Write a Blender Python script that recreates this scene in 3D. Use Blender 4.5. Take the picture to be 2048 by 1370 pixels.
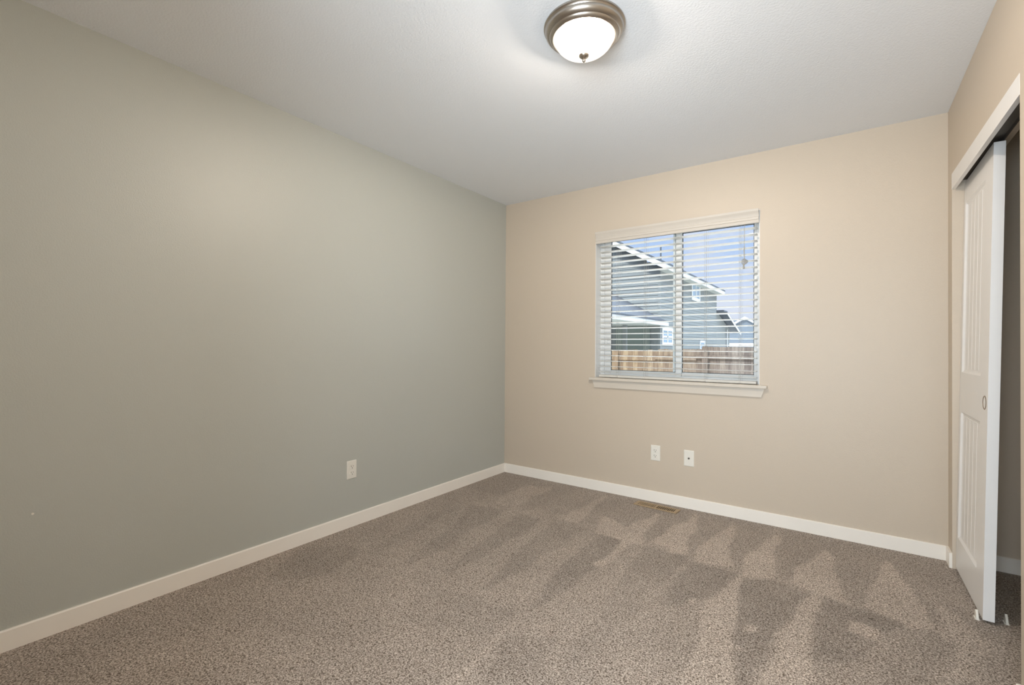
import bpy, bmesh, math, random
import numpy as np
from mathutils import Matrix, Vector

random.seed(7)
for o in list(bpy.data.objects):
    bpy.data.objects.remove(o)
scene = bpy.context.scene
COL = scene.collection

# ------------------------------------------------------------------ camera
W, L, H = 2.995, 3.66, 2.44          # room: x 0..W, y 0 (window wall) .. -L, z 0..H
cam_data = bpy.data.cameras.new('camera')
cam_data.sensor_fit = 'HORIZONTAL'
cam_data.sensor_width = 36.0
cam_data.lens = 36.0 * 932.354 / 2048.0
cam_data.clip_start = 0.05
cam_data.clip_end = 500
cam = bpy.data.objects.new('camera', cam_data)
COL.objects.link(cam)
rt = Vector((0.81376, 0.581156, 0.007211)); up = Vector((-0.000742, -0.011368, 0.999935)); fw = Vector((-0.5812, 0.813713, 0.00882))
cam.matrix_world = Matrix(((rt.x, up.x, -fw.x, 2.5375), (rt.y, up.y, -fw.y, -3.4452), (rt.z, up.z, -fw.z, 1.1424), (0, 0, 0, 1)))
scene.camera = cam

# ------------------------------------------------------------------ exposure
scene.view_settings.view_transform = 'Standard'
scene.view_settings.look = 'None'
scene.view_settings.exposure = 0.0
scene.view_settings.gamma = 1.0
scene.view_settings.use_curve_mapping = False

# ------------------------------------------------------------------ sky
SKY = 1.0
world = bpy.data.worlds.new('sky')
scene.world = world
world.use_nodes = True
nt = world.node_tree
nt.nodes.clear()
def N(tree, typ, **kw):
    n = tree.nodes.new(typ)
    for k, v in kw.items():
        if k == 'op': n.operation = v
        elif isinstance(k, str) and k.startswith('_'): n.inputs[int(k[1:])].default_value = v
        else: setattr(n, k, v)
    return n
tc = N(nt, 'ShaderNodeTexCoord')
sep = N(nt, 'ShaderNodeSeparateXYZ')
nt.links.new(tc.outputs['Generated'], sep.inputs[0])
ramp = N(nt, 'ShaderNodeValToRGB')
nt.links.new(sep.outputs['Z'], ramp.inputs[0])
cr = ramp.color_ramp
cr.elements[0].position = 0.0; cr.elements[0].color = (0.80, 0.86, 1.0, 1)
cr.elements[1].position = 0.34; cr.elements[1].color = (0.45, 0.62, 1.0, 1)
e = cr.elements.new(0.42); e.color = (0.45, 0.62, 1.0, 1)
e = cr.elements.new(0.75); e.color = (0.72, 0.86, 1.0, 1)
e = cr.elements.new(0.10); e.color = (0.74, 0.81, 1.0, 1)
e = cr.elements.new(0.2); e.color = (0.52, 0.68, 1.0, 1)
cmap = N(nt, 'ShaderNodeMapping')
cmap.inputs['Scale'].default_value = (2.2, 2.2, 9.0)
nt.links.new(tc.outputs['Generated'], cmap.inputs[0])
cn = N(nt, 'ShaderNodeTexNoise')
cn.inputs['Scale'].default_value = 2.3; cn.inputs['Detail'].default_value = 6; cn.inputs['Roughness'].default_value = 0.6
nt.links.new(cmap.outputs[0], cn.inputs['Vector'])
cramp = N(nt, 'ShaderNodeValToRGB')
cramp.color_ramp.elements[0].position = 0.47; cramp.color_ramp.elements[1].position = 0.66
nt.links.new(cn.outputs['Fac'], cramp.inputs[0])
cmix = N(nt, 'ShaderNodeMix', data_type='RGBA')
cmix.inputs['B'].default_value = (0.83, 0.85, 0.97, 1)
nt.links.new(cramp.outputs[0], cmix.inputs['Factor'])
nt.links.new(ramp.outputs[0], cmix.inputs['A'])
bg = N(nt, 'ShaderNodeBackground')
zen = N(nt, 'ShaderNodeMapRange', interpolation_type='SMOOTHSTEP')   # upper sky out of view, boosted to send more daylight indoors
zen.inputs['From Min'].default_value = 0.36; zen.inputs['From Max'].default_value = 0.8
zen.inputs['To Min'].default_value = SKY; zen.inputs['To Max'].default_value = SKY * 12
nt.links.new(sep.outputs['Z'], zen.inputs['Value'])
nt.links.new(zen.outputs['Result'], bg.inputs['Strength'])
nt.links.new(cmix.outputs['Result'], bg.inputs['Color'])
wo = N(nt, 'ShaderNodeOutputWorld')
nt.links.new(bg.outputs[0], wo.inputs[0])

# ------------------------------------------------------------------ sun
sun_data = bpy.data.lights.new('sun', 'SUN')
sun_data.energy = 7.0
sun_data.angle = math.radians(3)
sun_data.color = (1.0, 0.98, 0.94)
sun = bpy.data.objects.new('sun', sun_data)
COL.objects.link(sun)
sun.rotation_euler = Vector((0.35, 0.50, -0.79)).to_track_quat('-Z', 'Y').to_euler()

# added fill lamp behind the camera, shining in through the added doorway
hall_data = bpy.data.lights.new('hall_fill_light', 'AREA')
hall_data.shape = 'RECTANGLE'; hall_data.size = 1.1; hall_data.size_y = 1.1
hall_data.energy = 118.0
hall_data.color = (0.78, 0.90, 1.0)
hall = bpy.data.objects.new('hall_fill_light', hall_data)
COL.objects.link(hall)
hall.location = (2.5, -4.6, 1.15)
hall.rotation_euler = Vector((-0.25, 1.0, 0.35)).to_track_quat('-Z', 'Y').to_euler()

# ------------------------------------------------------------------ helpers
def tag(o, label=None, cat=None, group=None, kind=None):
    if label: o['label'] = label
    if cat: o['category'] = cat
    if group: o['group'] = group
    if kind: o['kind'] = kind
    return o

def empty(name, loc, label=None, cat=None, group=None, kind=None):
    o = bpy.data.objects.new(name, None)
    o.empty_display_size = 0.05
    COL.objects.link(o)
    o.location = loc
    return tag(o, label, cat, group, kind)

class MB:
    """collects shapes into one bmesh and links them as ONE mesh object"""
    def __init__(self):
        self.bm = bmesh.new()
    def quad(self, *pts):
        vs = [self.bm.verts.new(p) for p in pts]
        return self.bm.faces.new(vs)
    def box(self, x0, x1, y0, y1, z0, z1, bev=0.0, seg=2):
        t = bmesh.new()
        bmesh.ops.create_cube(t, size=1)
        for v in t.verts:
            v.co = Vector(((x0 + x1) / 2 + v.co.x * (x1 - x0), (y0 + y1) / 2 + v.co.y * (y1 - y0), (z0 + z1) / 2 + v.co.z * (z1 - z0)))
        if bev > 0:
            bmesh.ops.bevel(t, geom=list(t.edges), offset=bev, segments=seg, affect='EDGES', profile=0.5)
        self._merge(t)
    def _merge(self, t):
        m = bpy.data.meshes.new('tmp')
        t.to_mesh(m); t.free()
        self.bm.from_mesh(m)
        bpy.data.meshes.remove(m)
    def prism(self, pts, axis, a, b):
        """closed 2D outline extruded along an axis from a to b (pts in the other two axes, in xyz order)"""
        def mk(p, t):
            if axis == 0: return (t, p[0], p[1])
            if axis == 1: return (p[0], t, p[1])
            return (p[0], p[1], t)
        A = [self.bm.verts.new(mk(p, a)) for p in pts]
        B = [self.bm.verts.new(mk(p, b)) for p in pts]
        n = len(pts)
        self.bm.faces.new(A); self.bm.faces.new(B[::-1])
        for i in range(n):
            self.bm.faces.new((A[i], A[(i + 1) % n], B[(i + 1) % n], B[i]))
    def lathe(self, prof, seg=64, axis='z', center=(0, 0, 0)):
        """profile of (r, h) pairs turned about an axis"""
        rings = []
        c = Vector(center)
        for r, h in prof:
            ring = []
            if r < 1e-6:
                p = {'z': Vector((0, 0, h)), 'y': Vector((0, h, 0)), 'x': Vector((h, 0, 0))}[axis]
                ring = [self.bm.verts.new(c + p)]
            else:
                for k in range(seg):
                    a = 2 * math.pi * k / seg
                    ca, sa = r * math.cos(a), r * math.sin(a)
                    p = {'z': Vector((ca, sa, h)), 'y': Vector((ca, h, sa)), 'x': Vector((h, ca, sa))}[axis]
                    ring.append(self.bm.verts.new(c + p))
            rings.append(ring)
        for a, b in zip(rings, rings[1:]):
            if len(a) == 1 and len(b) == 1: continue
            for k in range(seg):
                k2 = (k + 1) % seg
                if len(a) == 1: self.bm.faces.new((a[0], b[k2], b[k]))
                elif len(b) == 1: self.bm.faces.new((a[k], a[k2], b[0]))
                else: self.bm.faces.new((a[k], a[k2], b[k2], b[k]))
    def tube(self, pts, r, seg=8):
        pts = [Vector(p) for p in pts]
        rings = []
        for i, p in enumerate(pts):
            d = (pts[min(i + 1, len(pts) - 1)] - pts[max(i - 1, 0)]).normalized()
            u = d.cross(Vector((1, 0, 0)))
            if u.length < 0.1: u = d.cross(Vector((0, 1, 0)))
            u.normalize(); w = d.cross(u)
            rings.append([self.bm.verts.new(p + u * r * math.cos(2 * math.pi * k / seg) + w * r * math.sin(2 * math.pi * k / seg)) for k in range(seg)])
        for a, b in zip(rings, rings[1:]):
            for k in range(seg):
                self.bm.faces.new((a[k], a[(k + 1) % seg], b[(k + 1) % seg], b[k]))
        self.bm.faces.new(rings[0]); self.bm.faces.new(rings[-1][::-1])
    def build(self, name, mat, parent=None, smooth=False, label=None, cat=None, group=None, kind=None):
        bmesh.ops.recalc_face_normals(self.bm, faces=list(self.bm.faces))
        me = bpy.data.meshes.new(name)
        self.bm.to_mesh(me); self.bm.free()
        me.materials.append(mat)
        if smooth:
            me.polygons.foreach_set('use_smooth', [True] * len(me.polygons))
            me.set_sharp_from_angle(angle=math.radians(35))
        o = bpy.data.objects.new(name, me)
        COL.objects.link(o)
        if parent: o.parent = parent
        return tag(o, label, cat, group, kind)

# ------------------------------------------------------------------ materials
def srgb(r, g, b):
    f = lambda c: (c / 255 / 12.92) if c / 255 <= 0.04045 else ((c / 255 + 0.055) / 1.055) ** 2.4
    return (f(r), f(g), f(b), 1)

def mat(name, color, rough=0.5, metal=0.0, bump=None, mottling=None, spec=0.5):
    m = bpy.data.materials.new(name)
    m.use_nodes = True
    t = m.node_tree
    p = t.nodes['Principled BSDF']
    p.inputs['Roughness'].default_value = rough
    p.inputs['Metallic'].default_value = metal
    p.inputs['Specular IOR Level'].default_value = spec
    tcn = N(t, 'ShaderNodeTexCoord')
    nz = N(t, 'ShaderNodeTexNoise')
    sc, amt = mottling or (6.0, 0.03)
    nz.inputs['Scale'].default_value = sc
    nz.inputs['Detail'].default_value = 3
    t.links.new(tcn.outputs['Object'], nz.inputs['Vector'])
    mx = N(t, 'ShaderNodeMix', data_type='RGBA')
    mx.inputs['A'].default_value = tuple(c * (1 - amt) for c in color[:3]) + (1,)
    mx.inputs['B'].default_value = tuple(min(1, c * (1 + amt)) for c in color[:3]) + (1,)
    t.links.new(nz.outputs['Fac'], mx.inputs['Factor'])
    t.links.new(mx.outputs['Result'], p.inputs['Base Color'])
    if bump:
        b = N(t, 'ShaderNodeBump')
        b.inputs['Strength'].default_value = bump[1]
        b.inputs['Distance'].default_value = bump[2]
        n2 = N(t, 'ShaderNodeTexNoise')
        n2.inputs['Scale'].default_value = bump[0]
        n2.inputs['Detail'].default_value = 2
        t.links.new(tcn.outputs['Object'], n2.inputs['Vector'])
        t.links.new(n2.outputs['Fac'], b.inputs['Height'])
        t.links.new(b.outputs[0], p.inputs['Normal'])
    return m

M = {}
M['sage'] = mat('sage_paint', srgb(188, 190, 183), 0.42, bump=(190, 0.35, 0.002), mottling=(1.5, 0.01))
M['beige'] = mat('beige_paint', srgb(207, 193, 175), 0.45, bump=(190, 0.35, 0.002), mottling=(1.5, 0.01))
M['ceiling'] = mat('ceiling_paint', srgb(242, 245, 249), 0.8, bump=(120, 0.5, 0.003), mottling=(1.5, 0.01))
M['trim'] = mat('white_trim_paint', srgb(250, 244, 235), 0.35)
M['door'] = mat('white_door_paint', srgb(242, 240, 238), 0.35)
M['valance'] = mat('warm_white_valance', srgb(208, 200, 189), 0.45)
M['sill'] = mat('warm_white_sill_paint', srgb(214, 205, 192), 0.4)
M['vinyl'] = mat('white_vinyl', srgb(232, 232, 230), 0.4)
M['slat'] = mat('white_blind_slat', srgb(214, 210, 202), 0.4)
M['cord'] = mat('white_cord', srgb(176, 174, 168), 0.8)
M['gasket'] = mat('dark_gasket', srgb(45, 48, 48), 0.6)
M['plate'] = mat('white_plastic_plate', srgb(236, 232, 222), 0.35)
M['hole'] = mat('dark_slot', srgb(38, 32, 26), 0.8)
M['nickel'] = mat('brushed_nickel', srgb(176, 168, 158), 0.32, metal=1.0)
M['bronze'] = mat('dark_nickel_cup', srgb(150, 132, 116), 0.3, metal=1.0)
M['register'] = mat('tan_register_metal', srgb(178, 154, 122), 0.5, metal=0.3)
M['track'] = mat('dark_track_metal', srgb(96, 90, 82), 0.5, metal=0.5)
M['closet'] = mat('closet_paint', srgb(200, 188, 160), 0.6, bump=(190, 0.35, 0.002), mottling=(1.5, 0.01))
M['siding'] = mat('grey_green_siding', srgb(98, 102, 101), 0.7)
M['fascia'] = mat('white_fascia', srgb(170, 172, 174), 0.5)
M['soffit'] = mat('soffit_paint', srgb(140, 142, 136), 0.7)
M['shingle'] = mat('grey_shingles', srgb(46, 49, 55), 0.9, mottling=(18, 0.25))
M['roofedge'] = mat('dark_roof_edge', srgb(60, 66, 74), 0.8)
M['patio_back'] = mat('patio_wall', srgb(96, 104, 98), 0.8)
M['glass_dark'] = mat('house_window_glass', srgb(110, 130, 145), 0.15)
M['lawn'] = mat('pale_bounce_ground', srgb(190, 186, 178), 0.9, mottling=(3, 0.2))  # unseen ground made pale so it bounces daylight up to the ceiling

def wood_mat():
    m = bpy.data.materials.new('fence_cedar')
    m.use_nodes = True
    t = m.node_tree
    p = t.nodes['Principled BSDF']
    p.inputs['Roughness'].default_value = 0.85
    tcn = N(t, 'ShaderNodeTexCoord')
    sp = N(t, 'ShaderNodeSeparateXYZ')
    t.links.new(tcn.outputs['Object'], sp.inputs[0])
    # one tone per picket (0.14 m wide)
    dv = N(t, 'ShaderNodeMath', op='DIVIDE'); dv.inputs[1].default_value = 0.14
    fl = N(t, 'ShaderNodeMath', op='FLOOR')
    t.links.new(sp.outputs['X'], dv.inputs[0]); t.links.new(dv.outputs[0], fl.inputs[0])
    wn = N(t, 'ShaderNodeTexWhiteNoise', noise_dimensions='1D')
    t.links.new(fl.outputs[0], wn.inputs['W'])
    mp = N(t, 'ShaderNodeMapping'); mp.inputs['Scale'].default_value = (14, 14, 1.6)
    t.links.new(tcn.outputs['Object'], mp.inputs[0])
    nz = N(t, 'ShaderNodeTexNoise'); nz.inputs['Scale'].default_value = 2.2; nz.inputs['Detail'].default_value = 5
    t.links.new(mp.outputs[0], nz.inputs['Vector'])
    ad = N(t, 'ShaderNodeMath', op='ADD'); 
    ml = N(t, 'ShaderNodeMath', op='MULTIPLY'); ml.inputs[1].default_value = 0.3
    t.links.new(wn.outputs['Value'], ml.inputs[0])
    t.links.new(ml.outputs[0], ad.inputs[0]); t.links.new(nz.outputs['Fac'], ad.inputs[1])
    # greyer towards the right-hand run of fence
    rp = N(t, 'ShaderNodeValToRGB')
    rp.color_ramp.elements[0].position = 0.45; rp.color_ramp.elements[0].color = srgb(86, 66, 46)
    rp.color_ramp.elements[1].position = 0.95; rp.color_ramp.elements[1].color = srgb(130, 114, 90)
    el = rp.color_ramp.elements.new(0.7); el.color = srgb(106, 86, 62)
    t.links.new(ad.outputs[0], rp.inputs[0])
    mr = N(t, 'ShaderNodeMapRange')
    mr.inputs['From Min'].default_value = -2.2; mr.inputs['From Max'].default_value = 0.4
    mr.inputs['To Min'].default_value = 0.0; mr.inputs['To Max'].default_value = 0.85
    t.links.new(sp.outputs['X'], mr.inputs['Value'])
    gr = N(t, 'ShaderNodeMix', data_type='RGBA')
    rg = N(t, 'ShaderNodeValToRGB')
    rg.color_ramp.elements[0].position = 0.4; rg.color_ramp.elements[0].color = srgb(66, 58, 54)
    rg.color_ramp.elements[1].position = 0.95; rg.color_ramp.elements[1].color = srgb(104, 95, 88)
    t.links.new(ad.outputs[0], rg.inputs[0])
    t.links.new(mr.outputs[0], gr.inputs['Factor'])
    t.links.new(rp.outputs[0], gr.inputs['A']); t.links.new(rg.outputs[0], gr.inputs['B'])
    t.links.new(gr.outputs['Result'], p.inputs['Base Color'])
    return m
M['cedar'] = wood_mat()

def glass_mat():
    m = bpy.data.materials.new('window_glass')
    m.use_nodes = True
    t = m.node_tree
    t.nodes.clear()
    out = N(t, 'ShaderNodeOutputMaterial')
    tr = N(t, 'ShaderNodeBsdfTransparent'); tr.inputs[0].default_value = (0.95, 0.97, 0.97, 1)
    gl = N(t, 'ShaderNodeBsdfGlossy'); gl.inputs['Roughness'].default_value = 0.02
    fr = N(t, 'ShaderNodeFresnel'); fr.inputs['IOR'].default_value = 1.3
    mx = N(t, 'ShaderNodeMixShader')
    t.links.new(fr.outputs[0], mx.inputs[0]); t.links.new(tr.outputs[0], mx.inputs[1]); t.links.new(gl.outputs[0], mx.inputs[2])
    t.links.new(mx.outputs[0], out.inputs[0])
    return m
M['glass'] = glass_mat()

def lamp_mat():
    """frosted glass: lets the bulbs' light through and glows itself"""
    m = bpy.data.materials.new('lit_frosted_glass')
    m.use_nodes = True
    t = m.node_tree
    t.nodes.clear()
    out = N(t, 'ShaderNodeOutputMaterial')
    tr = N(t, 'ShaderNodeBsdfTransparent'); tr.inputs[0].default_value = (1.0, 0.97, 0.92, 1)
    em = N(t, 'ShaderNodeEmission'); em.inputs[0].default_value = (1.0, 0.93, 0.82, 1); em.inputs[1].default_value = GLOW
    gl = N(t, 'ShaderNodeBsdfGlossy'); gl.inputs['Roughness'].default_value = 0.25
    m1 = N(t, 'ShaderNodeMixShader'); m1.inputs[0].default_value = 0.6
    m2 = N(t, 'ShaderNodeMixShader'); m2.inputs[0].default_value = 0.04
    t.links.new(tr.outputs[0], m1.inputs[1]); t.links.new(em.outputs[0], m1.inputs[2])
    t.links.new(m1.outputs[0], m2.inputs[1]); t.links.new(gl.outputs[0], m2.inputs[2])
    t.links.new(m2.outputs[0], out.inputs[0])
    return m
LAMP = 66.0          # watts per bulb
GLOW = 1.9
M['lamp'] = lamp_mat()

def carpet_mat():
    m = bpy.data.materials.new('taupe_carpet_pile')
    m.use_nodes = True
    t = m.node_tree
    p = t.nodes['Principled BSDF']
    p.inputs['Roughness'].default_value = 0.95
    p.inputs['Specular IOR Level'].default_value = 0.1
    p.inputs['Sheen Weight'].default_value = 0.15
    tcn = N(t, 'ShaderNodeTexCoord')
    # yarn tufts
    wrp = N(t, 'ShaderNodeTexNoise'); wrp.inputs['Scale'].default_value = 60; wrp.inputs['Detail'].default_value = 2
    t.links.new(tcn.outputs['Object'], wrp.inputs['Vector'])
    wm = N(t, 'ShaderNodeMix', data_type='VECTOR'); wm.inputs['Factor'].default_value = 0.012
    t.links.new(tcn.outputs['Object'], wm.inputs['A']); t.links.new(wrp.outputs['Color'], wm.inputs['B'])
    n1 = N(t, 'ShaderNodeTexNoise'); n1.inputs['Scale'].default_value = 165; n1.inputs['Detail'].default_value = 3; n1.inputs['Roughness'].default_value = 0.6
    t.links.new(wm.outputs['Result'], n1.inputs['Vector'])
    vo = N(t, 'ShaderNodeTexVoronoi'); vo.inputs['Scale'].default_value = 210
    t.links.new(wm.outputs['Result'], vo.inputs['Vector'])
    hsum = N(t, 'ShaderNodeMath', op='MULTIPLY_ADD'); hsum.inputs[1].default_value = -0.35
    t.links.new(vo.outputs['Distance'], hsum.inputs[0]); t.links.new(n1.outputs['Fac'], hsum.inputs[2])
    rp = N(t, 'ShaderNodeValToRGB')  # yarn flecks, plus shade in the tuft crevices put into the colour
    rp.color_ramp.elements[0].position = 0.17; rp.color_ramp.elements[0].color = srgb(102, 88, 76)
    rp.color_ramp.elements[1].position = 0.56; rp.color_ramp.elements[1].color = srgb(232, 219, 207)
    el = rp.color_ramp.elements.new(0.34); el.color = srgb(177, 163, 150)
    t.links.new(hsum.outputs[0], rp.inputs[0])
    # direction the vacuum laid the pile
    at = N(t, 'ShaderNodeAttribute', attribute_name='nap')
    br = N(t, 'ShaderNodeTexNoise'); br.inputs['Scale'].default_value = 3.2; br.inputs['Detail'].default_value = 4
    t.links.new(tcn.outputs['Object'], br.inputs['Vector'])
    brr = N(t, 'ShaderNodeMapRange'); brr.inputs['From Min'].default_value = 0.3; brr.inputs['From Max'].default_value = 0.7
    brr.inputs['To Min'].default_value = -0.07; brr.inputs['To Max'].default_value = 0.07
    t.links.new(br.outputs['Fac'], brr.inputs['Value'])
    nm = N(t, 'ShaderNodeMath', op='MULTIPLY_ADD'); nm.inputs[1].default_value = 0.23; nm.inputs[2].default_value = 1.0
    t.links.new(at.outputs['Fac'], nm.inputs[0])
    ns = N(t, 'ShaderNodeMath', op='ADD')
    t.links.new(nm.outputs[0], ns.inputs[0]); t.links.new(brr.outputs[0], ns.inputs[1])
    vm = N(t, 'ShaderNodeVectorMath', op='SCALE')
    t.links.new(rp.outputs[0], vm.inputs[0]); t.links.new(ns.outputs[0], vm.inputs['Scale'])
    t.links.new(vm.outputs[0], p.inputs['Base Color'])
    b = N(t, 'ShaderNodeBump'); b.inputs['Strength'].default_value = 0.7; b.inputs['Distance'].default_value = 0.006
    t.links.new(hsum.outputs[0], b.inputs['Height'])
    t.links.new(b.outputs[0], p.inputs['Normal'])
    return m
M['carpet'] = carpet_mat()

# ------------------------------------------------------------------ room shell
S = dict(kind='structure')
CX1, CY1 = 3.72, -1.95                # closet behind the right wall
WT = 0.115                            # right wall thickness

# window opening in the far wall
WX0, WX1, WZ0, WZ1 = 0.90, 2.08, 0.90, 2.06
def wall_with_hole(name, axis, a0, a1, u0, u1, z0, z1, hu0, hu1, hz0, hz1, m):
    """wall between a0 and a1 on the thickness axis, with a rectangular hole"""
    b = MB()
    us = [u0, hu0, hu1, u1]; zs = [z0, hz0, hz1, z1]
    def P(a, u, z): return (a, u, z) if axis == 0 else (u, a, z)
    V = {}
    def vert(a, u, z):
        k = (round(a, 4), round(u, 4), round(z, 4))
        if k not in V: V[k] = b.bm.verts.new(P(a, u, z))
        return V[k]
    def face(*ks):
        vs = [vert(*k) for k in ks]
        if len(set(vs)) == 4: b.bm.faces.new(vs)
    for a in (a0, a1):
        for i in range(3):
            for j in range(3):
                if i == 1 and j == 1: continue
                if abs(us[i] - us[i + 1]) < 1e-6 or abs(zs[j] - zs[j + 1]) < 1e-6: continue
                face((a, us[i], zs[j]), (a, us[i + 1], zs[j]), (a, us[i + 1], zs[j + 1]), (a, us[i], zs[j + 1]))
    # hole reveals
    face((a0, hu0, hz0), (a1, hu0, hz0), (a1, hu0, hz1), (a0, hu0, hz1))
    face((a0, hu1, hz0), (a1, hu1, hz0), (a1, hu1, hz1), (a0, hu1, hz1))
    face((a0, hu0, hz1), (a1, hu0, hz1), (a1, hu1, hz1), (a0, hu1, hz1))
    if hz0 > z0 + 1e-6: face((a0, hu0, hz0), (a1, hu0, hz0), (a1, hu1, hz0), (a0, hu1, hz0))
    for j in range(3):
        if abs(zs[j] - zs[j + 1]) < 1e-6: continue
        for u in (u0, u1):
            face((a0, u, zs[j]), (a1, u, zs[j]), (a1, u, zs[j + 1]), (a0, u, zs[j + 1]))
    for i in range(3):
        for z in (z0, z1):
            if z == z0 and i == 1 and abs(hz0 - z0) < 1e-6: continue
            face((a0, us[i], z), (a1, us[i], z), (a1, us[i + 1], z), (a0, us[i + 1], z))
    return b.build(name, m, **S)

wall_with_hole('wall_back', 1, 0.0, 0.16, -0.12, CX1 + 0.1, 0.0, H, WX0, WX1, WZ0, WZ1, M['beige'])
b = MB(); b.box(-0.12, 0.0, -L, 0.0, 0, H); b.build('wall_left', M['sage'], **S)
DOOR_Y0, DOOR_Y1, DOOR_TOP = -1.283, -0.11, 2.034
wall_with_hole('wall_right', 0, W, W + WT, -L, 0.0, 0.0, H, DOOR_Y0, DOOR_Y1, 0.0, DOOR_TOP, M['beige'])
wall_with_hole('wall_front', 1, -L - 0.12, -L, -0.12, CX1 + 0.1, 0.0, H, 1.9, 2.8, 0.0, 2.1, M['beige'])  # unseen doorway opening added to let the fill lamp in
# unseen hall added behind the camera to house the fill lamp
b = MB(); b.box(0.9, 3.4, -5.3, -5.2, 0, H); b.box(0.8, 0.9, -5.3, -L - 0.12, 0, H); b.box(3.4, 3.5, -5.3, -L - 0.12, 0, H)
b.build('wall_hall', M['beige'], **S)
b = MB(); b.box(0.8, 3.5, -5.3, -L - 0.12, H, H + 0.2); b.build('ceiling_hall', M['ceiling'], **S)
b = MB(); b.box(0.8, 3.5, -5.3, -L - 0.12, -0.2, -0.001); b.build('floor_hall', M['carpet'], **S)
b = MB(); b.box(CX1, CX1 + 0.1, CY1, 0.0, 0, H); b.build('wall_closet_back', M['closet'], **S)
b = MB(); b.box(W + WT, CX1 + 0.1, CY1 - 0.1, CY1, 0, H); b.build('wall_closet_side', M['closet'], **S)
b = MB(); b.box(-0.12, CX1 + 0.1, -L - 0.12, 0.16, H, H + 0.2); b.build('ceiling', M['ceiling'], **S)

# carpeted floor, with the lanes the vacuum cleaner left in the pile
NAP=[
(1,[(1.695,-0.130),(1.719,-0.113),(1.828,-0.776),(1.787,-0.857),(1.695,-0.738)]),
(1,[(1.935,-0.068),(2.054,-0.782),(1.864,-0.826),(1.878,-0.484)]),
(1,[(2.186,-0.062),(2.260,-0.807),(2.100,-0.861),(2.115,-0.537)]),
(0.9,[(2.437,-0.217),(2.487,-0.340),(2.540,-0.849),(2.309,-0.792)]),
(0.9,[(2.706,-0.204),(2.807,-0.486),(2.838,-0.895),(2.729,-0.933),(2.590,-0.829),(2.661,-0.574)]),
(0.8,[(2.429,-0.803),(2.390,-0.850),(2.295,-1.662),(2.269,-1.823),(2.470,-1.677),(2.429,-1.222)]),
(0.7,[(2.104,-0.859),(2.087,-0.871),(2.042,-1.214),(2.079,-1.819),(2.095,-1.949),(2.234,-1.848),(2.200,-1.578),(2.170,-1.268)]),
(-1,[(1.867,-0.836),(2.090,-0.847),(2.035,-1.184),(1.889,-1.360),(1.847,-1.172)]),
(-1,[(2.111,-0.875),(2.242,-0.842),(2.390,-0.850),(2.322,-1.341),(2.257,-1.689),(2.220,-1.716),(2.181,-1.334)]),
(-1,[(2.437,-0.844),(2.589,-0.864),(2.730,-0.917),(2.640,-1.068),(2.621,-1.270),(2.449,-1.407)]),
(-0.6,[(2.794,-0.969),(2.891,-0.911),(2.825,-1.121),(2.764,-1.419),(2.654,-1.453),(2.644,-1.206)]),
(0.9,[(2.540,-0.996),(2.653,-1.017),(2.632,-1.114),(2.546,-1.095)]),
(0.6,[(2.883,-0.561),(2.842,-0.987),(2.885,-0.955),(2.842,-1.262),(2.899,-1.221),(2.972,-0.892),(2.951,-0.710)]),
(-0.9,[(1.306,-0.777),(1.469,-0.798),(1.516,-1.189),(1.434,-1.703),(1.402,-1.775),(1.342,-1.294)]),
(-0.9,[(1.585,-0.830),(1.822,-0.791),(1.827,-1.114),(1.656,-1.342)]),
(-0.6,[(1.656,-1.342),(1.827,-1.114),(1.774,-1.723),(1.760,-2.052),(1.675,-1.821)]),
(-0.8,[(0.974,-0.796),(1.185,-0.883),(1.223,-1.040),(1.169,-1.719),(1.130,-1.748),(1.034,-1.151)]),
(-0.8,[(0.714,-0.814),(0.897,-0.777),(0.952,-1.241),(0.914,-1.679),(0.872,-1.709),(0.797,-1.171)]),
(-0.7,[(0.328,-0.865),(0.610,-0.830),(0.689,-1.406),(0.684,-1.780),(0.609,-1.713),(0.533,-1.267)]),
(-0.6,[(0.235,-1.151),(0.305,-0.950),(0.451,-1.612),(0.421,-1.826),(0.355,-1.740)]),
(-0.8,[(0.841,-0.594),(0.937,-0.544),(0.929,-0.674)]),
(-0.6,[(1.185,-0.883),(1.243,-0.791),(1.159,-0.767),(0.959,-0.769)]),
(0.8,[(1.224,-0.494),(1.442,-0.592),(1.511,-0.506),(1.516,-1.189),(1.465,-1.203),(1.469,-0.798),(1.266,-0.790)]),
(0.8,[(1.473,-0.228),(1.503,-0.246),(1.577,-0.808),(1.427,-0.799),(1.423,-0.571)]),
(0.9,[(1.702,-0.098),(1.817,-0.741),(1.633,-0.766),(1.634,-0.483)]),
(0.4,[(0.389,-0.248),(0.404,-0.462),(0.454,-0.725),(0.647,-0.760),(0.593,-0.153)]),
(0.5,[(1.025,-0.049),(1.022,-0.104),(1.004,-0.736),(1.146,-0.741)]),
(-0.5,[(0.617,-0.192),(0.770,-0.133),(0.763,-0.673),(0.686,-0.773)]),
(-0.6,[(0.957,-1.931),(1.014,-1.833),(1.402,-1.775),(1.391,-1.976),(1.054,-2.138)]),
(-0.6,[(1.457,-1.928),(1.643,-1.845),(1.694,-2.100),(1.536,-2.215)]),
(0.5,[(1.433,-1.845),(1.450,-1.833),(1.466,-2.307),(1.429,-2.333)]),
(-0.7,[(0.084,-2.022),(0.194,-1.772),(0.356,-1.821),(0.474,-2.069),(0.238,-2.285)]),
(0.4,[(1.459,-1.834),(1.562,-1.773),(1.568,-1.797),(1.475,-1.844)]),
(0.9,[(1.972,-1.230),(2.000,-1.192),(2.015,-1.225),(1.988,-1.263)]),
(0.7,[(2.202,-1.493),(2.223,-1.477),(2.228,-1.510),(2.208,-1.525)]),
(0.7,[(2.198,-1.321),(2.243,-1.288),(2.258,-1.348),(2.219,-1.376)]),
]

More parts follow.
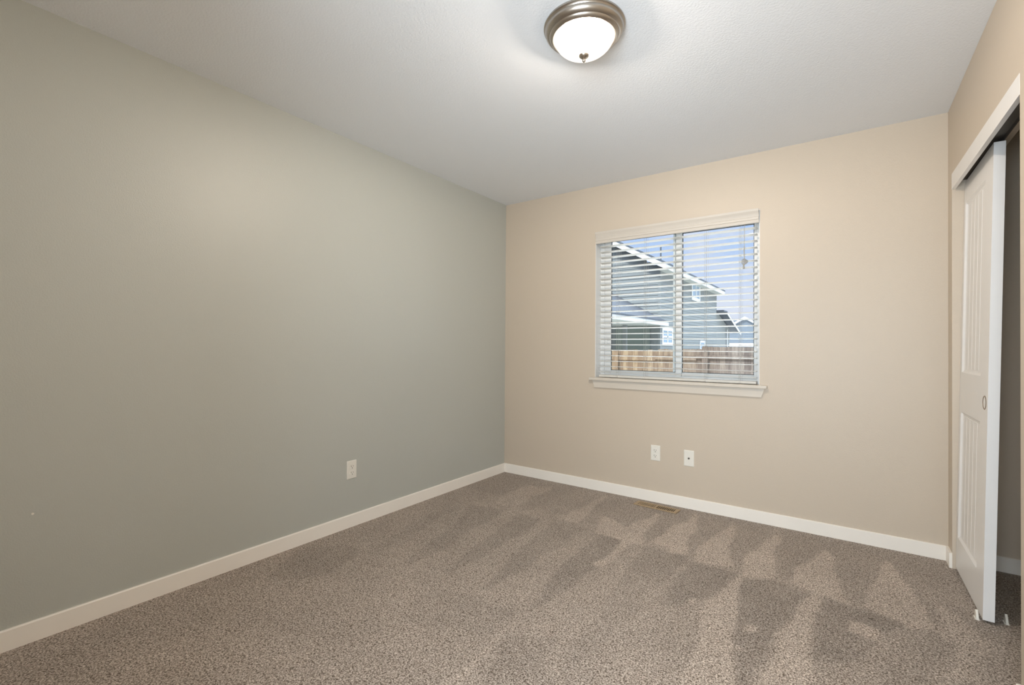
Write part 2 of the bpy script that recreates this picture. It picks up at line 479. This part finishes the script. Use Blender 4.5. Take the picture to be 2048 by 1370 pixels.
def make_floor():
    x0, x1, y0, y1, st = 0.0, CX1, -L, 0.0, 0.0125
    nx = int(round((x1 - x0) / st)); ny = int(round((y1 - y0) / st))
    xs = np.linspace(x0, x1, nx + 1); ys = np.linspace(y0, y1, ny + 1)
    X, Y = np.meshgrid(xs, ys)
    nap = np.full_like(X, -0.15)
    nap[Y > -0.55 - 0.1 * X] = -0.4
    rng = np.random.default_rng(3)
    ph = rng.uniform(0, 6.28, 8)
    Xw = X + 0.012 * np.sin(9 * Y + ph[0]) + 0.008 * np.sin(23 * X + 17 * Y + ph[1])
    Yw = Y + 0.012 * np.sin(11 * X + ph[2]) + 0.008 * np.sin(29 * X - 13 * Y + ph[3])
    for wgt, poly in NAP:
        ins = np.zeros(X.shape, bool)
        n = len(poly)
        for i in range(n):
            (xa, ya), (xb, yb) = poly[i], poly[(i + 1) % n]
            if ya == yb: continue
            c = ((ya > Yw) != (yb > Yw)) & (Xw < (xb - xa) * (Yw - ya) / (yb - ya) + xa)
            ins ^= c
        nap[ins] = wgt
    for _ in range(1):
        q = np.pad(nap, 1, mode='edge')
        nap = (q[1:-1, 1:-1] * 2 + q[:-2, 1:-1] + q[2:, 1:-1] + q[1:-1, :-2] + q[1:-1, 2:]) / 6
    verts = np.stack([X.ravel(), Y.ravel(), np.zeros(X.size)], 1)
    idx = np.arange(X.size).reshape(X.shape)
    f = np.stack([idx[:-1, :-1].ravel(), idx[:-1, 1:].ravel(), idx[1:, 1:].ravel(), idx[1:, :-1].ravel()], 1)
    me = bpy.data.meshes.new('floor')
    me.vertices.add(len(verts)); me.vertices.foreach_set('co', verts.ravel())
    me.loops.add(f.size); me.loops.foreach_set('vertex_index', f.ravel())
    me.polygons.add(len(f)); me.polygons.foreach_set('loop_start', np.arange(0, f.size, 4))
    me.update(calc_edges=True)
    a = me.attributes.new('nap', 'FLOAT', 'POINT'); a.data.foreach_set('value', nap.ravel())
    me.materials.append(M['carpet'])
    o = bpy.data.objects.new('floor', me); COL.objects.link(o)
    tag(o, kind='structure')
make_floor()
b = MB(); b.box(-0.12, CX1 + 0.1, -L - 0.12, 0.16, -0.2, -0.002); b.build('floor_slab', M['trim'], **S)

# baseboards
BH, BT = 0.078, 0.012
def base_prof(s=1):
    return [(0, 0), (BT * s, 0), (BT * s, BH - 0.003), ((BT - 0.003) * s, BH), (0, BH)]
b = MB(); b.prism(base_prof(), 1, -L, 0.0); b.build('baseboard_left', M['trim'], **S)
b = MB(); b.prism([(-y, z) for y, z in base_prof()], 0, BT, W - BT); b.build('baseboard_back', M['trim'], **S)
b = MB()
b.prism([(W - x, z) for x, z in base_prof()], 1, DOOR_Y1, 0.0)
b.build('baseboard_right', M['trim'], **S)
b = MB(); b.prism([(W - x, z) for x, z in base_prof()], 1, -L, DOOR_Y0); b.build('baseboard_right_near', M['trim'], **S)
b = MB(); b.prism([(-y, z) for y, z in base_prof()], 0, W + WT, CX1); b.build('baseboard_closet', M['trim'], **S)

# ------------------------------------------------------------------ window
win = empty('window_1', (0, 0, 0), **S)
FY0, FY1 = 0.095, 0.155
b = MB()
b.box(WX0, WX0 + 0.035, FY0, FY1, WZ0, WZ1, 0.002)
b.box(WX1 - 0.03, WX1, FY0, FY1, WZ0, WZ1, 0.002)
b.box(WX0 + 0.035, WX1 - 0.03, FY0, FY1, WZ0, WZ0 + 0.03, 0.002)
b.box(WX0 + 0.035, WX1 - 0.03, FY0, FY1, WZ1 - 0.03, WZ1, 0.002)
b.build('window_frame', M['vinyl'], win)
def sash(x0, x1, y0, y1, st_l, st_r):
    b = MB()
    z0, z1 = WZ0 + 0.03, WZ1 - 0.03
    b.box(x0, x0 + st_l, y0, y1, z0, z1, 0.002)
    b.box(x1 - st_r, x1, y0, y1, z0, z1, 0.002)
    b.box(x0 + st_l, x1 - st_r, y0, y1, z0, z0 + 0.028, 0.002)
    b.box(x0 + st_l, x1 - st_r, y0, y1, z1 - 0.028, z1, 0.002)
    s = b.build('window_sash', M['vinyl'], win)
    g = MB()
    gx0, gx1, gz0, gz1 = x0 + st_l, x1 - st_r, z0 + 0.028, z1 - 0.028
    t = 0.004; ym = y0 + 0.006
    g.box(gx0, gx0 + t, ym, ym + 0.006, gz0, gz1); g.box(gx1 - t, gx1, ym, ym + 0.006, gz0, gz1)
    g.box(gx0, gx1, ym, ym + 0.006, gz0, gz0 + t); g.box(gx0, gx1, ym, ym + 0.006, gz1 - t, gz1)
    g.build('gasket', M['gasket'], s)
    p = MB(); p.box(gx0, gx1, ym + 0.006, ym + 0.01, gz0, gz1)
    p.build('pane', M['glass'], s)
    return s
sash(WX0 + 0.035, 1.546, 0.103, 0.125, 0.055, 0.04)
sash(1.48, WX1 - 0.03, 0.128, 0.15, 0.066, 0.022)
# white jamb liner
b = MB()
b.box(WX0, WX0 + 0.004, 0.0005, FY0, 0.901, WZ1); b.box(WX1 - 0.004, WX1, 0.0005, FY0, 0.901, WZ1)
b.box(WX0 + 0.004, WX1 - 0.004, 0.0005, FY0, WZ1 - 0.004, WZ1)
b.build('jamb_liner', M['vinyl'], win)
# sash latch
b = MB(); b.box(0.945, 0.96, 0.092, 0.103, 1.17, 1.215, 0.002); b.build('sash_latch', M['vinyl'], win)
# stool and apron
b = MB()
b.box(0.862, 2.126, -0.036, 0.0, 0.880, 0.901, 0.003)
b.box(WX0 + 0.0005, WX1 - 0.0005, -0.002, FY0, 0.886, 0.901)
b.build('window_sill', M['sill'], win)
b = MB(); b.prism([(0.882, 0.880), (0.902, 0.822), (2.092, 0.822), (2.111, 0.880)], 1, -0.014, 0.0)
b.build('sill_apron', M['sill'], win)

# ------------------------------------------------------------------ blind
blind = empty('window_blind', (1.49, 0.03, 0.915), 'white faux wood slat blind hanging open in the bedroom window', 'blind')
def bp(b, name, m, **k):
    o = b.build(name, m, None, **k)
    o.parent = blind
    o.matrix_parent_inverse = Matrix.Translation(blind.location).inverted()
    return o
# crown shaped valance with returns
vz0, vz1 = 1.972, 2.062
prof = [(0.0, vz0), (-0.012, vz0), (-0.014, vz0 + 0.02), (-0.018, vz0 + 0.022), (-0.019, vz0 + 0.037), (-0.015, vz0 + 0.041), (-0.016, vz0 + 0.047),
        (-0.020, vz0 + 0.060), (-0.027, vz0 + 0.076), (-0.029, vz1), (-0.021, vz1), (-0.010, vz0 + 0.045), (0.0, vz0 + 0.02)]
b = MB(); b.prism([(y - 0.002, z) for y, z in prof], 0, 0.908, 2.076)
bp(b, 'valance', M['valance'])
b = MB(); b.box(WX0 + 0.006, WX1 - 0.006, 0.012, 0.066, 1.995, 2.045, 0.002); bp(b, 'headrail', M['slat'])
SP = 0.0437
SX0, SX1 = 0.926, 2.059
z = 0.9445
zs = []
k = 0
while z < 1.985:
    zs.append(z); z += SP
slat_me = None
for i, z in enumerate(zs):
    if slat_me is None:
        b = MB()
        n = 8
        topp = []; bot = []
        for j in range(n + 1):
            u = -0.025 + 0.05 * j / n
            h = 0.0018 * (1 - (u / 0.025) ** 2)
            topp.append((u, h + 0.0014)); bot.append((u, h - 0.0014))
        b.prism(topp + bot[::-1], 0, SX0, SX1)
        s = bp(b, 'slat', M['slat'], smooth=True)
        slat_me = s.data
    else:
        s = bpy.data.objects.new('slat', slat_me); COL.objects.link(s)
        s.parent = blind; s.matrix_parent_inverse = Matrix.Translation(blind.location).inverted()
    s.location = (0, 0.04, z)
    s.rotation_euler = (math.radians(-4.0 + random.uniform(-0.8, 0.8)), 0, 0)
b = MB(); b.box(SX0, SX1, 0.015, 0.065, 0.905, 0.922, 0.003); bp(b, 'bottom_rail', M['slat'])
for x in (1.08, 1.30, 1.735, 1.958):
    b = MB()
    for yy in (0.0145, 0.0655):
        b.tube([(x - 0.004, yy, 0.92), (x - 0.004, yy, 2.0)], 0.0007, 5)
        b.tube([(x + 0.009, yy, 0.92), (x + 0.009, yy, 2.0)], 0.0005, 5)
    for z in zs:
        b.tube([(x - 0.004, 0.0145, z - 0.0025), (x - 0.004, 0.0655, z - 0.0025)], 0.0005, 4)
    bp(b, 'ladder_cord', M['cord'])
    b = MB(); b.lathe([(0, 0.012), (0.006, 0.012), (0.006, 0.008), (0.004, 0.006), (0, 0.006)], 16, 'y', (x, 0.003, 0.9125)); bp(b, 'cord_button', M['slat'], smooth=True)
b = MB()
b.tube([(1.985, 0.008, 1.99), (1.986, 0.004, 1.86), (1.985, 0.002, 1.775)], 0.0009, 6)
b.tube([(1.990, 0.008, 1.99), (1.989, 0.004, 1.86), (1.988, 0.002, 1.775)], 0.0009, 6)
b.tube([(1.987, 0.002, 1.83), (1.985, 0.0, 1.80), (1.989, 0.0, 1.74)], 0.0025, 6)
for k in range(14):   # the cord gathered into a knotted bundle
    a = k * 2.4
    cx, cz = 1.991 + 0.011 * math.cos(a), 1.722 + 0.013 * math.sin(a)
    b.tube([(cx + 0.008 * math.cos(t + a), -0.003 + 0.004 * math.sin(2 * t + a), cz + 0.009 * math.sin(t)) for t in [j * 0.7 for j in range(10)]], 0.0013, 5)
cordo = bp(b, 'pull_cord', M['cord'])
b = MB()
b.lathe([(0, 1.712), (0.003, 1.712), (0.0045, 1.700), (0.0065, 1.682), (0.006, 1.676), (0, 1.675)], 16, 'z', (1.984, -0.002, 0))
b.build('cord_tassel', M['cord'], cordo, smooth=True)

# ------------------------------------------------------------------ closet opening
# header board, slightly out of level
b = MB()
def tilt_board(x0, x1, ztf, ztn, zbf, zbn):
    P = [(y, z) for y, z in ((DOOR_Y1, zbf), (DOOR_Y1, ztf), (DOOR_Y0, ztn), (DOOR_Y0, zbn))]
    b.prism(P, 0, x0, x1)
tilt_board(W - 0.0008, W - 0.0002, 2.068, 2.036, 1.986, 1.966)
tilt_board(W - 0.0002, W + 0.015, 2.033, 2.033, 1.986, 1.966)
b.build('trim_1', M['door'], **S)
tr = MB()
tr.box(3.018, 3.075, DOOR_Y0, DOOR_Y1, 2.028, 2.0335)
tr.box(3.018, 3.020, DOOR_Y0, DOOR_Y1, 2.012, 2.030)
tr.box(3.073, 3.075, DOOR_Y0, DOOR_Y1, 2.012, 2.030)
tr.build('trim_2', M['track'], **S)

# sliding closet door, hanging slightly off its guide so the foot leans into the room
DW, DH, DT = 0.583, 2.0, 0.036
door = empty('door_1', (3.008, -0.113, 0.012), **S)
door.rotation_euler = (0, math.atan((3.044 - 3.008) / 2.0), 0)
def door_mesh():
    # local: x thickness (0 = room face), y 0..-DW, z 0..DH
    p_y0, p_y1 = -0.036, -0.453
    panels = [(0.165, 0.815), (1.015, 1.885)]
    sl = 0.020
    grooves = [p_y0 - sl - (abs(p_y1 - p_y0) - 2 * sl) * k / 5 for k in range(1, 5)]
    ys = {0.0, -DW, p_y0, p_y1, p_y0 - sl, p_y1 + sl, p_y0 - sl * 0.5, p_y1 + sl * 0.5}
    for g in grooves:
        ys |= {g - 0.004, g, g + 0.004}
    zs = {0.0, DH}
    for a, c in panels:
        zs |= {a, a + sl * .5, a + sl, c - sl, c - sl * .5, c, a + sl + 0.001, c - sl - 0.001}
    ys = sorted(ys, reverse=True); zs = sorted(zs)
    def depth(y, z):
        for a, c in panels:
            if a <= z <= c and p_y1 <= y <= p_y0:
                e = min(z - a, c - z, p_y0 - y, y - p_y1)
                d = 0.010 * min(1.0, e / sl)
                if abs(e - sl * .5) < 1e-5: d = 0.0075
                if e >= sl + 0.0005:
                    d = 0.008
                    if any(abs(y - g) < 1e-5 for g in grooves): d = 0.011
                return d
        return 0.0
    b = MB()
    V = [[b.bm.verts.new((depth(y, z), y, z)) for y in ys] for z in zs]
    for j in range(len(zs) - 1):
        for i in range(len(ys) - 1):
            b.bm.faces.new((V[j][i], V[j][i + 1], V[j + 1][i + 1], V[j + 1][i]))
    # sides and back
    c = [b.bm.verts.new(p) for p in ((DT, 0, 0), (DT, -DW, 0), (DT, -DW, DH), (DT, 0, DH))]
    b.bm.faces.new(c)
    b.bm.faces.new([V[j][0] for j in range(len(zs))] + [c[3], c[0]])
    b.bm.faces.new([V[j][-1] for j in range(len(zs))] + [c[2], c[1]])
    b.bm.faces.new(V[0] + [c[1], c[0]])
    b.bm.faces.new(V[-1] + [c[2], c[3]])
    return b
door_mesh().build('door_panel', M['door'], door)
b = MB()
b.lathe([(0.0, 0.007), (0.021, 0.007), (0.0245, 0.002), (0.0255, -0.0012), (0.029, -0.0016), (0.0305, -0.0003), (0.0305, 0.0003)], 40, 'x', (0, -0.528, 0.905))
b.build('finger_pull', M['bronze'], door, smooth=True, label='round recessed metal finger pull')

def guide(name, x, y, label):
    b = MB()
    b.prism([(y - 0.02, 0.0), (y + 0.02, 0.0), (y + 0.014, 0.03), (y + 0.002, 0.036), (y - 0.012, 0.02)], 0, x - 0.004, x + 0.004)
    b.box(x - 0.008, x + 0.008, y - 0.018, y + 0.018, 0.0, 0.002)
    return b.build(name, M['plate'], None, label=label, cat='door guide')
guide('door_guide', 2.995, -0.665, 'small white plastic guide on the carpet in front of the closet door foot')
guide('door_guide', 3.088, -0.64, 'small white plastic guide standing alone on the carpet just inside the closet')

# ------------------------------------------------------------------ ceiling light
lamp = empty('ceiling_light', (1.678, -1.756, H), 'flush ceiling light with frosted glass dome and brushed nickel rim, lit', 'ceiling light')
b = MB()
b.lathe([(0.0, -0.001), (0.160, -0.001), (0.1625, -0.006), (0.1625, -0.010), (0.158, -0.013), (0.156, -0.017), (0.157, -0.021), (0.154, -0.030),
         (0.146, -0.039), (0.140, -0.041), (0.139, -0.044), (0.133, -0.050), (0.126, -0.053), (0.122, -0.052), (0.1205, -0.030), (0.0, -0.028)], 96)
b.build('rim', M['nickel'], lamp, smooth=True)
b = MB()
prof = []
for k in range(17):
    a = math.radians(90 * k / 16)
    prof.append((0.1203 * math.cos(a) ** 0.9 if k < 16 else 0.0, -0.047 - 0.071 * math.sin(a) ** 1.15))
b.lathe(prof, 96)
b.build('glass_dome', M['lamp'], lamp, smooth=True)
b = MB()
b.lathe([(0.0, -0.1165), (0.018, -0.1165), (0.0205, -0.1185), (0.0195, -0.1225), (0.014, -0.128), (0.007, -0.1315), (0.0045, -0.134), (0.0048, -0.136), (0.0068, -0.139), (0.006, -0.1435), (0.003, -0.1465), (0.0, -0.147)], 32)
b.build('finial', M['nickel'], lamp, smooth=True)

for i, (dx, dy) in enumerate(((-0.045, 0.02), (0.045, -0.02))):
    d = bpy.data.lights.new('bulb', 'POINT')
    d.energy = LAMP
    d.color = (1.0, 0.90, 0.80)
    d.shadow_soft_size = 0.03
    o = bpy.data.objects.new('bulb', d)
    COL.objects.link(o); o.parent = lamp
    o.location = (dx, dy, -0.055)

# ------------------------------------------------------------------ wall plates
def rounded(cx, cz, w, h, r, seg=5):
    pts = []
    for sx, sz, a0 in ((1, 1, 0), (-1, 1, 90), (-1, -1, 180), (1, -1, 270)):
        for k in range(seg + 1):
            a = math.radians(a0 + 90 * k / seg)
            pts.append((cx + sx * (w / 2 - r) + r * math.cos(a), cz + sz * (h / 2 - r) + r * math.sin(a)))
    return pts
def plate(root):
    # local: x along the wall, y out of the wall is negative
    b = MB()
    o = rounded(0, 0, 0.070, 0.114, 0.004); i = rounded(0, 0, 0.062, 0.106, 0.003)
    A = [b.bm.verts.new((p[0], 0, p[1])) for p in o]; B_ = [b.bm.verts.new((p[0], -0.003, p[1])) for p in o]; C = [b.bm.verts.new((p[0], -0.006, p[1])) for p in i]
    n = len(o)
    for R1, R2 in ((A, B_), (B_, C)):
        for k in range(n): b.bm.faces.new((R1[k], R1[(k + 1) % n], R2[(k + 1) % n], R2[k]))
    b.bm.faces.new(C); b.bm.faces.new(A[::-1])
    return b.build('cover_plate', M['plate'], root)
def screw(root, z):
    b = MB(); b.lathe([(0, -0.0075), (0.002, -0.0073), (0.0032, -0.006), (0.0032, -0.0055)], 16, 'y', (0, 0, z)); b.build('screw', M['plate'], root, smooth=True)
def outlet(loc, rz, label):
    r = empty('power_outlet', loc, label, 'outlet')
    r.rotation_euler = (0, 0, rz)
    plate(r)
    for zc in (0.0195, -0.0195):
        b = MB(); b.prism(rounded(0, zc, 0.033, 0.028, 0.011), 1, -0.0085, -0.0055)
        f = b.build('receptacle_face', M['plate'], r)
        b = MB()
        b.box(-0.0085, -0.006, -0.0088, -0.0084, zc - 0.0015, zc + 0.0075)
        b.box(0.006, 0.0085, -0.0088, -0.0084, zc - 0.0005, zc + 0.0065)
        b.prism(rounded(0, zc - 0.0085, 0.0052, 0.0052, 0.0025), 1, -0.0088, -0.0084)
        b.build('slot', M['hole'], f, label='dark plug slots')
    screw(r, 0)
    return r
outlet((1.394, 0, 0.361), 0, 'white power outlet under the window on the beige wall')
outlet((0, -1.628, 0.359), math.radians(90), 'white power outlet on the grey-green wall')
j = empty('cable_jack', (1.634, 0, 0.356), 'white cover plate with one dark cable socket, right of the outlet on the beige wall', 'wall jack')
plate(j); screw(j, 0.042); screw(j, -0.042)
b = MB()
b.lathe([(0.0, -0.006), (0.0065, -0.006), (0.0065, -0.009), (0.0045, -0.009), (0.0045, -0.014), (0.0035, -0.014), (0.0030, -0.010), (0, -0.010)], 16, 'y')
b.build('cable_socket', M['track'], j, smooth=True)

# ------------------------------------------------------------------ floor register
reg = empty('floor_register', (1.442, -0.118, 0.0), 'tan metal floor vent with two banks of slots, set in the carpet under the window', 'floor vent')
reg.rotation_euler = (0, 0, math.radians(-2.5))
b = MB()
hw, hd, zt = 0.155, 0.045, 0.007
b.box(-hw, hw, -hd, -0.031, 0.0, zt, 0.002); b.box(-hw, hw, 0.031, hd, 0.0, zt, 0.002)
b.box(-hw, -0.135, -0.031, 0.031, 0.0, zt); b.box(0.135, hw, -0.031, 0.031, 0.0, zt)
b.box(-0.006, 0.006, -0.031, 0.031, 0.0, zt)
b.build('frame', M['register'], reg)
b = MB(); b.box(-0.135, 0.135, -0.031, 0.031, 0.0002, 0.0012); b.build('duct_shade_panel', M['hole'], reg)  # dark sheet standing in for the shade down the duct
for x0, x1, open_ in ((-0.133, -0.006, False), (0.006, 0.133, True)):
    b = MB()
    n = 10
    for k in range(n + 1):
        xc = x0 + (x1 - x0) * k / n
        b.box(xc - (0.0033 if open_ else 0.0045), xc + (0.0018 if open_ else 0.0032), -0.031, 0.031, 0.003, zt - 0.0005)
    b.build('louver_bank', M['register'], reg)

# small light fleck of filler on the grey-green wall
b = MB(); b.lathe([(0.0045, 0.0), (0.004, 0.0008), (0, 0.001)], 12, 'x', (0.0, -3.051, 0.487))
b.build('wall_plug', M['plate'], None, label='tiny white filler spot low on the grey-green wall, far left', cat='filler spot')

# ------------------------------------------------------------------ outside
GZ = -0.75
b = MB(); b.quad((-40, 0.16, GZ), (40, 0.16, GZ), (40, 90, GZ), (-40, 90, GZ))
b.build('yard_ground', M['lawn'], **S)

# fence
fence = empty('cedar_fence', (-1.5, 9.0, GZ), 'weathered cedar board fence outside the window, between the yards', 'fence')
FYy = 9.0
def fpart(b, name, m=None):
    o = b.build(name, m or M['cedar'])
    o.parent = fence; o.matrix_parent_inverse = Matrix.Translation(fence.location).inverted()
    return o
def ftop(x):
    return 1.075 + (0.03 if x > -1.6 else 0) + (0.075 if x > -0.55 else 0)
b = MB()
x = -7.0
while x < 3.5:
    h = ftop(x) + random.uniform(-0.012, 0.012)
    y = FYy + random.uniform(-0.004, 0.004)
    b.prism([(x + 0.001, GZ), (x + 0.139, GZ), (x + 0.139, h - 0.014), (x + 0.125, h), (x + 0.015, h), (x + 0.001, h - 0.014)], 1, y, y + 0.018)
    x += 0.14
fpart(b, 'board_panel')
for zc in (0.84, 0.12, -0.55):
    b = MB()
    b.box(-7, -1.6, FYy - 0.04, FYy - 0.002, zc - 0.045, zc + 0.045)
    b.box(-1.6, -0.55, FYy - 0.04, FYy - 0.002, zc - 0.015, zc + 0.075)
    b.box(-0.55, 3.5, FYy - 0.04, FYy - 0.002, zc + 0.03, zc + 0.12)
    fpart(b, 'rail')
for xc in (-5.1, -2.72, -0.34, 2.04):
    b = MB(); b.box(xc - 0.07, xc + 0.07, FYy - 0.06, FYy - 0.0415, GZ, ftop(xc) - 0.04)
    fpart(b, 'post')

# house next door
HX, HY0, HY1, EZ = -4.0, 16.74, 27.67, 4.75
SLP = 0.54
house = empty('house', (HX, HY0, GZ), 'two-storey pale grey lap-sided house with white roof edge beyond the fence', 'house')
def hp(b, name, m, parent=None, root=None, **k):
    r = root or house
    o = b.build(name, m, None, **k)
    o.parent = parent or r
    o.matrix_parent_inverse = Matrix.Translation(r.location).inverted()
    return o
def siding(b, axis, a, outward, u0, u1, z0, z1, lap=0.155, clip=None):
    """lap siding on the plane axis=a; courses overlap like real boards"""
    z = z0
    while z < z1 - 0.01:
        zt = min(z + lap, z1)
        ua, ub = u0, u1
        if clip: ub = min(u1, clip(zt))
        o1, o2 = outward * 0.02, outward * 0.004
        def P(off, u, zz): return (a + off, u, zz) if axis == 0 else (u, a + off, zz)
        if ub > ua:
            b.quad(P(o1, ua, z), P(o1, ub, z), P(o2, ub, zt), P(o2, ua, zt))
            b.quad(P(0, ua, z), P(0, ub, z), P(o1, ub, z), P(o1, ua, z))
        z = zt
RX = -8.5                             # ridge
b = MB()
siding(b, 0, HX, 1, HY0, HY1, GZ, EZ)
siding(b, 1, HY0, -1, -13.0, HX, GZ, EZ)
siding(b, 1, HY0, -1, RX, HX, EZ, EZ + (HX - RX) * SLP, clip=lambda z: HX - (z - EZ) / SLP)
siding(b, 1, HY0, -1, -13.0, RX, EZ, EZ + 0.01)
b.box(-13.0, HX - 0.002, HY0 + 0.001, HY1, GZ, EZ)
b.box(HX - 0.09, HX + 0.024, HY0 - 0.024, HY0 + 0.09, GZ, EZ)
hp(b, 'wall', M['siding'])
b = MB()
OV = 0.40
ez = EZ + 0.02 - OV * SLP * 0
def rz(x): return EZ + 0.14 + (HX + OV - x) * SLP - OV * SLP
b.prism([(HX + OV, rz(HX + OV)), (RX, rz(RX)), (RX, rz(RX) + 0.06), (HX + OV, rz(HX + OV) + 0.06)], 1, HY0 - 0.42, HY1 + 0.3)
b.prism([(-13.4, rz(HX + OV)), (RX, rz(RX)), (RX, rz(RX) + 0.06), (-13.4, rz(HX + OV) + 0.06)], 1, HY0 - 0.42, HY1 + 0.3)
hp(b, 'roof', M['shingle'])
b = MB()   # dark shingle edge along rake and eave
b.prism([(HX + OV + 0.02, rz(HX + OV) + 0.0), (RX, rz(RX) + 0.0), (RX, rz(RX) + 0.08), (HX + OV + 0.02, rz(HX + OV) + 0.08)], 1, HY0 - 0.45, HY0 - 0.40)
b.box(HX + OV, HX + OV + 0.05, HY0 - 0.42, HY1 + 0.3, rz(HX + OV), rz(HX + OV) + 0.07)
hp(b, 'roof_edge', M['roofedge'])
b = MB()
b.prism([(HX + OV, rz(HX + OV)), (RX, rz(RX)), (RX, rz(RX) - 0.22), (HX + OV, rz(HX + OV) - 0.22)], 1, HY0 - 0.44, HY0 - 0.40)
b.box(HX + OV - 0.01, HX + OV + 0.02, HY0 - 0.44, HY1 + 0.3, rz(HX + OV) - 0.2, rz(HX + OV) - 0.001)
hp(b, 'fascia', M['fascia'])
b = MB()
b.box(HX, HX + OV - 0.01, HY0 - 0.40, HY1 + 0.3, rz(HX + OV) - 0.19, rz(HX + OV) - 0.16)
b.prism([(HX, rz(HX) - 0.2), (RX, rz(RX) - 0.2), (RX, rz(RX) - 0.17), (HX, rz(HX) - 0.17)], 1, HY0 - 0.40, HY0 + 0.02)
hp(b, 'soffit', M['soffit'])
b = MB(); b.lathe([(0.0, 6.12), (0.035, 6.12), (0.035, 5.0), (0, 5.0)], 12, 'z', (-4.35, 17.9, -0.35)); hp(b, 'vent_pipe', M['roofedge'], smooth=True)
def house_window(y0, y1, z0, z1, nx, nz, root=None, xw=None, fr=0.11):
    xw = HX if xw is None else xw
    b = MB()
    b.box(xw + 0.01, xw + 0.05, y0, y0 + fr, z0, z1); b.box(xw + 0.01, xw + 0.05, y1 - fr, y1, z0, z1)
    b.box(xw + 0.01, xw + 0.05, y0 + fr, y1 - fr, z0, z0 + fr); b.box(xw + 0.01, xw + 0.05, y0 + fr, y1 - fr, z1 - fr, z1)
    for k in range(1, nx):
        yc = y0 + (y1 - y0) * k / nx; b.box(xw + 0.01, xw + 0.045, yc - 0.05, yc + 0.05, z0 + fr, z1 - fr)
    for k in range(1, nz):
        zc = z0 + (z1 - z0) * k / nz; b.box(xw + 0.01, xw + 0.045, y0 + fr, y1 - fr, zc - 0.04, zc + 0.04)
    w = hp(b, 'house_window', M['fascia'])
    g = MB(); g.box(xw + 0.005, xw + 0.025, y0 + fr, y1 - fr, z0 + fr, z1 - fr)
    o = g.build('pane', M['glass_dark']); o.parent = w
    return w
house_window(21.75, 23.45, 3.66, 4.72, 2, 1, fr=0.16)
house_window(16.95, 18.5, 1.24, 2.04, 2, 2, fr=0.14)
house_window(23.5, 24.6, 1.0, 1.55, 1, 1)
# covered patio: roof sloping to an eave that runs toward us, on a post
PX, PZ = -3.78, 2.27
b = MB()
b.prism([(PX, PZ), (-8.2, PZ + 4.42 * SLP), (-8.2, PZ + 4.42 * SLP + 0.06), (PX, PZ + 0.06)], 1, 10.4, HY0 - 0.03)
hp(b, 'patio_roof', M['shingle'])
b = MB()
b.box(PX - 0.03, PX + 0.01, 10.4, HY0 + 0.5, PZ - 0.17, PZ + 0.0)
hp(b, 'patio_fascia', M['fascia'])
b = MB(); b.box(PX + 0.01, PX + 0.04, 10.4, HY0 + 0.5, PZ - 0.01, PZ + 0.05); hp(b, 'patio_roof_edge', M['roofedge'])
b = MB(); b.box(-8.0, PX - 0.04, 10.4, HY0 - 0.03, PZ - 0.17, PZ - 0.13); hp(b, 'patio_ceiling', M['soffit'])
b = MB(); b.box(-5.11, -4.96, 15.3, 15.46, GZ, PZ - 0.17); hp(b, 'patio_post', M['siding'])
b = MB(); b.box(-6.02, -4.42, HY0 - 0.06, HY0 - 0.026, GZ, PZ - 0.18); hp(b, 'patio_back_panel', M['patio_back'])  # flat panel against the house wall under the patio roof
# lower wing at the back
b = MB()
WX = -4.05
b.bm.faces.new([b.bm.verts.new(p) for p in ((WX, 27.6, GZ), (WX, 32.0, GZ), (WX, 32.0, 2.45), (WX, 28.4, 3.35), (WX, 27.6, 3.35))])
b.box(-9, WX - 0.01, 27.67, 32.0, GZ, 2.4)
hp(b, 'rear_wall', M['siding'])
b = MB()
b.prism([(27.6, 3.42), (28.6, 3.42), (33.3, 2.22), (33.3, 2.3), (28.6, 3.5), (27.6, 3.5)], 0, -9, WX + 0.5)
hp(b, 'rear_roof', M['roofedge'])
b = MB(); b.prism([(28.6, 3.28), (28.6, 3.42), (33.3, 2.22), (33.3, 2.08)], 0, WX + 0.5, WX + 0.53); hp(b, 'rear_fascia', M['fascia'])
b = MB(); b.box(WX + 0.02, WX + 0.06, 30.9, 31.05, GZ, 2.4); hp(b, 'downspout', M['fascia'])

# distant house
far = empty('house', (-5.0, 45.0, GZ), 'distant blue-grey house with white gable trim, far right beyond the fence', 'house')
b = MB()
siding(b, 1, 45.0, -1, -9.0, -0.5, GZ, 3.1, 0.2)
b.box(-9.0, -0.5, 45.01, 53, GZ, 3.1)
siding(b, 1, 44.2, -1, -7.0, -3.0, GZ, 2.65, 0.2)
b.bm.faces.new([b.bm.verts.new(p) for p in ((-7.0, 44.2, 2.65), (-3.0, 44.2, 2.65), (-5.0, 44.2, 3.85))])
b.box(-7.0, -3.0, 44.21, 45.0, GZ, 2.6)
hp(b, 'wall', mat('blue_grey_siding', srgb(84, 92, 100), 0.7), root=far)
b = MB(); b.prism([(44.6, 2.95), (49, 4.0), (53.4, 2.95), (53.4, 3.05), (49, 4.12), (44.6, 3.05)], 0, -9.3, -0.2)
hp(b, 'roof', mat('dark_far_shingles', srgb(40, 44, 52), 0.9), root=far)
b = MB()
b.prism([(-7.5, 2.38), (-5.0, 3.9), (-2.5, 2.38), (-2.5, 2.56), (-5.0, 4.08), (-7.5, 2.56)], 1, 44.0, 44.15)
b.box(-7.0, -3.0, 44.1, 44.18, 1.3, 1.62)
hp(b, 'gable_trim', M['fascia'], root=far)
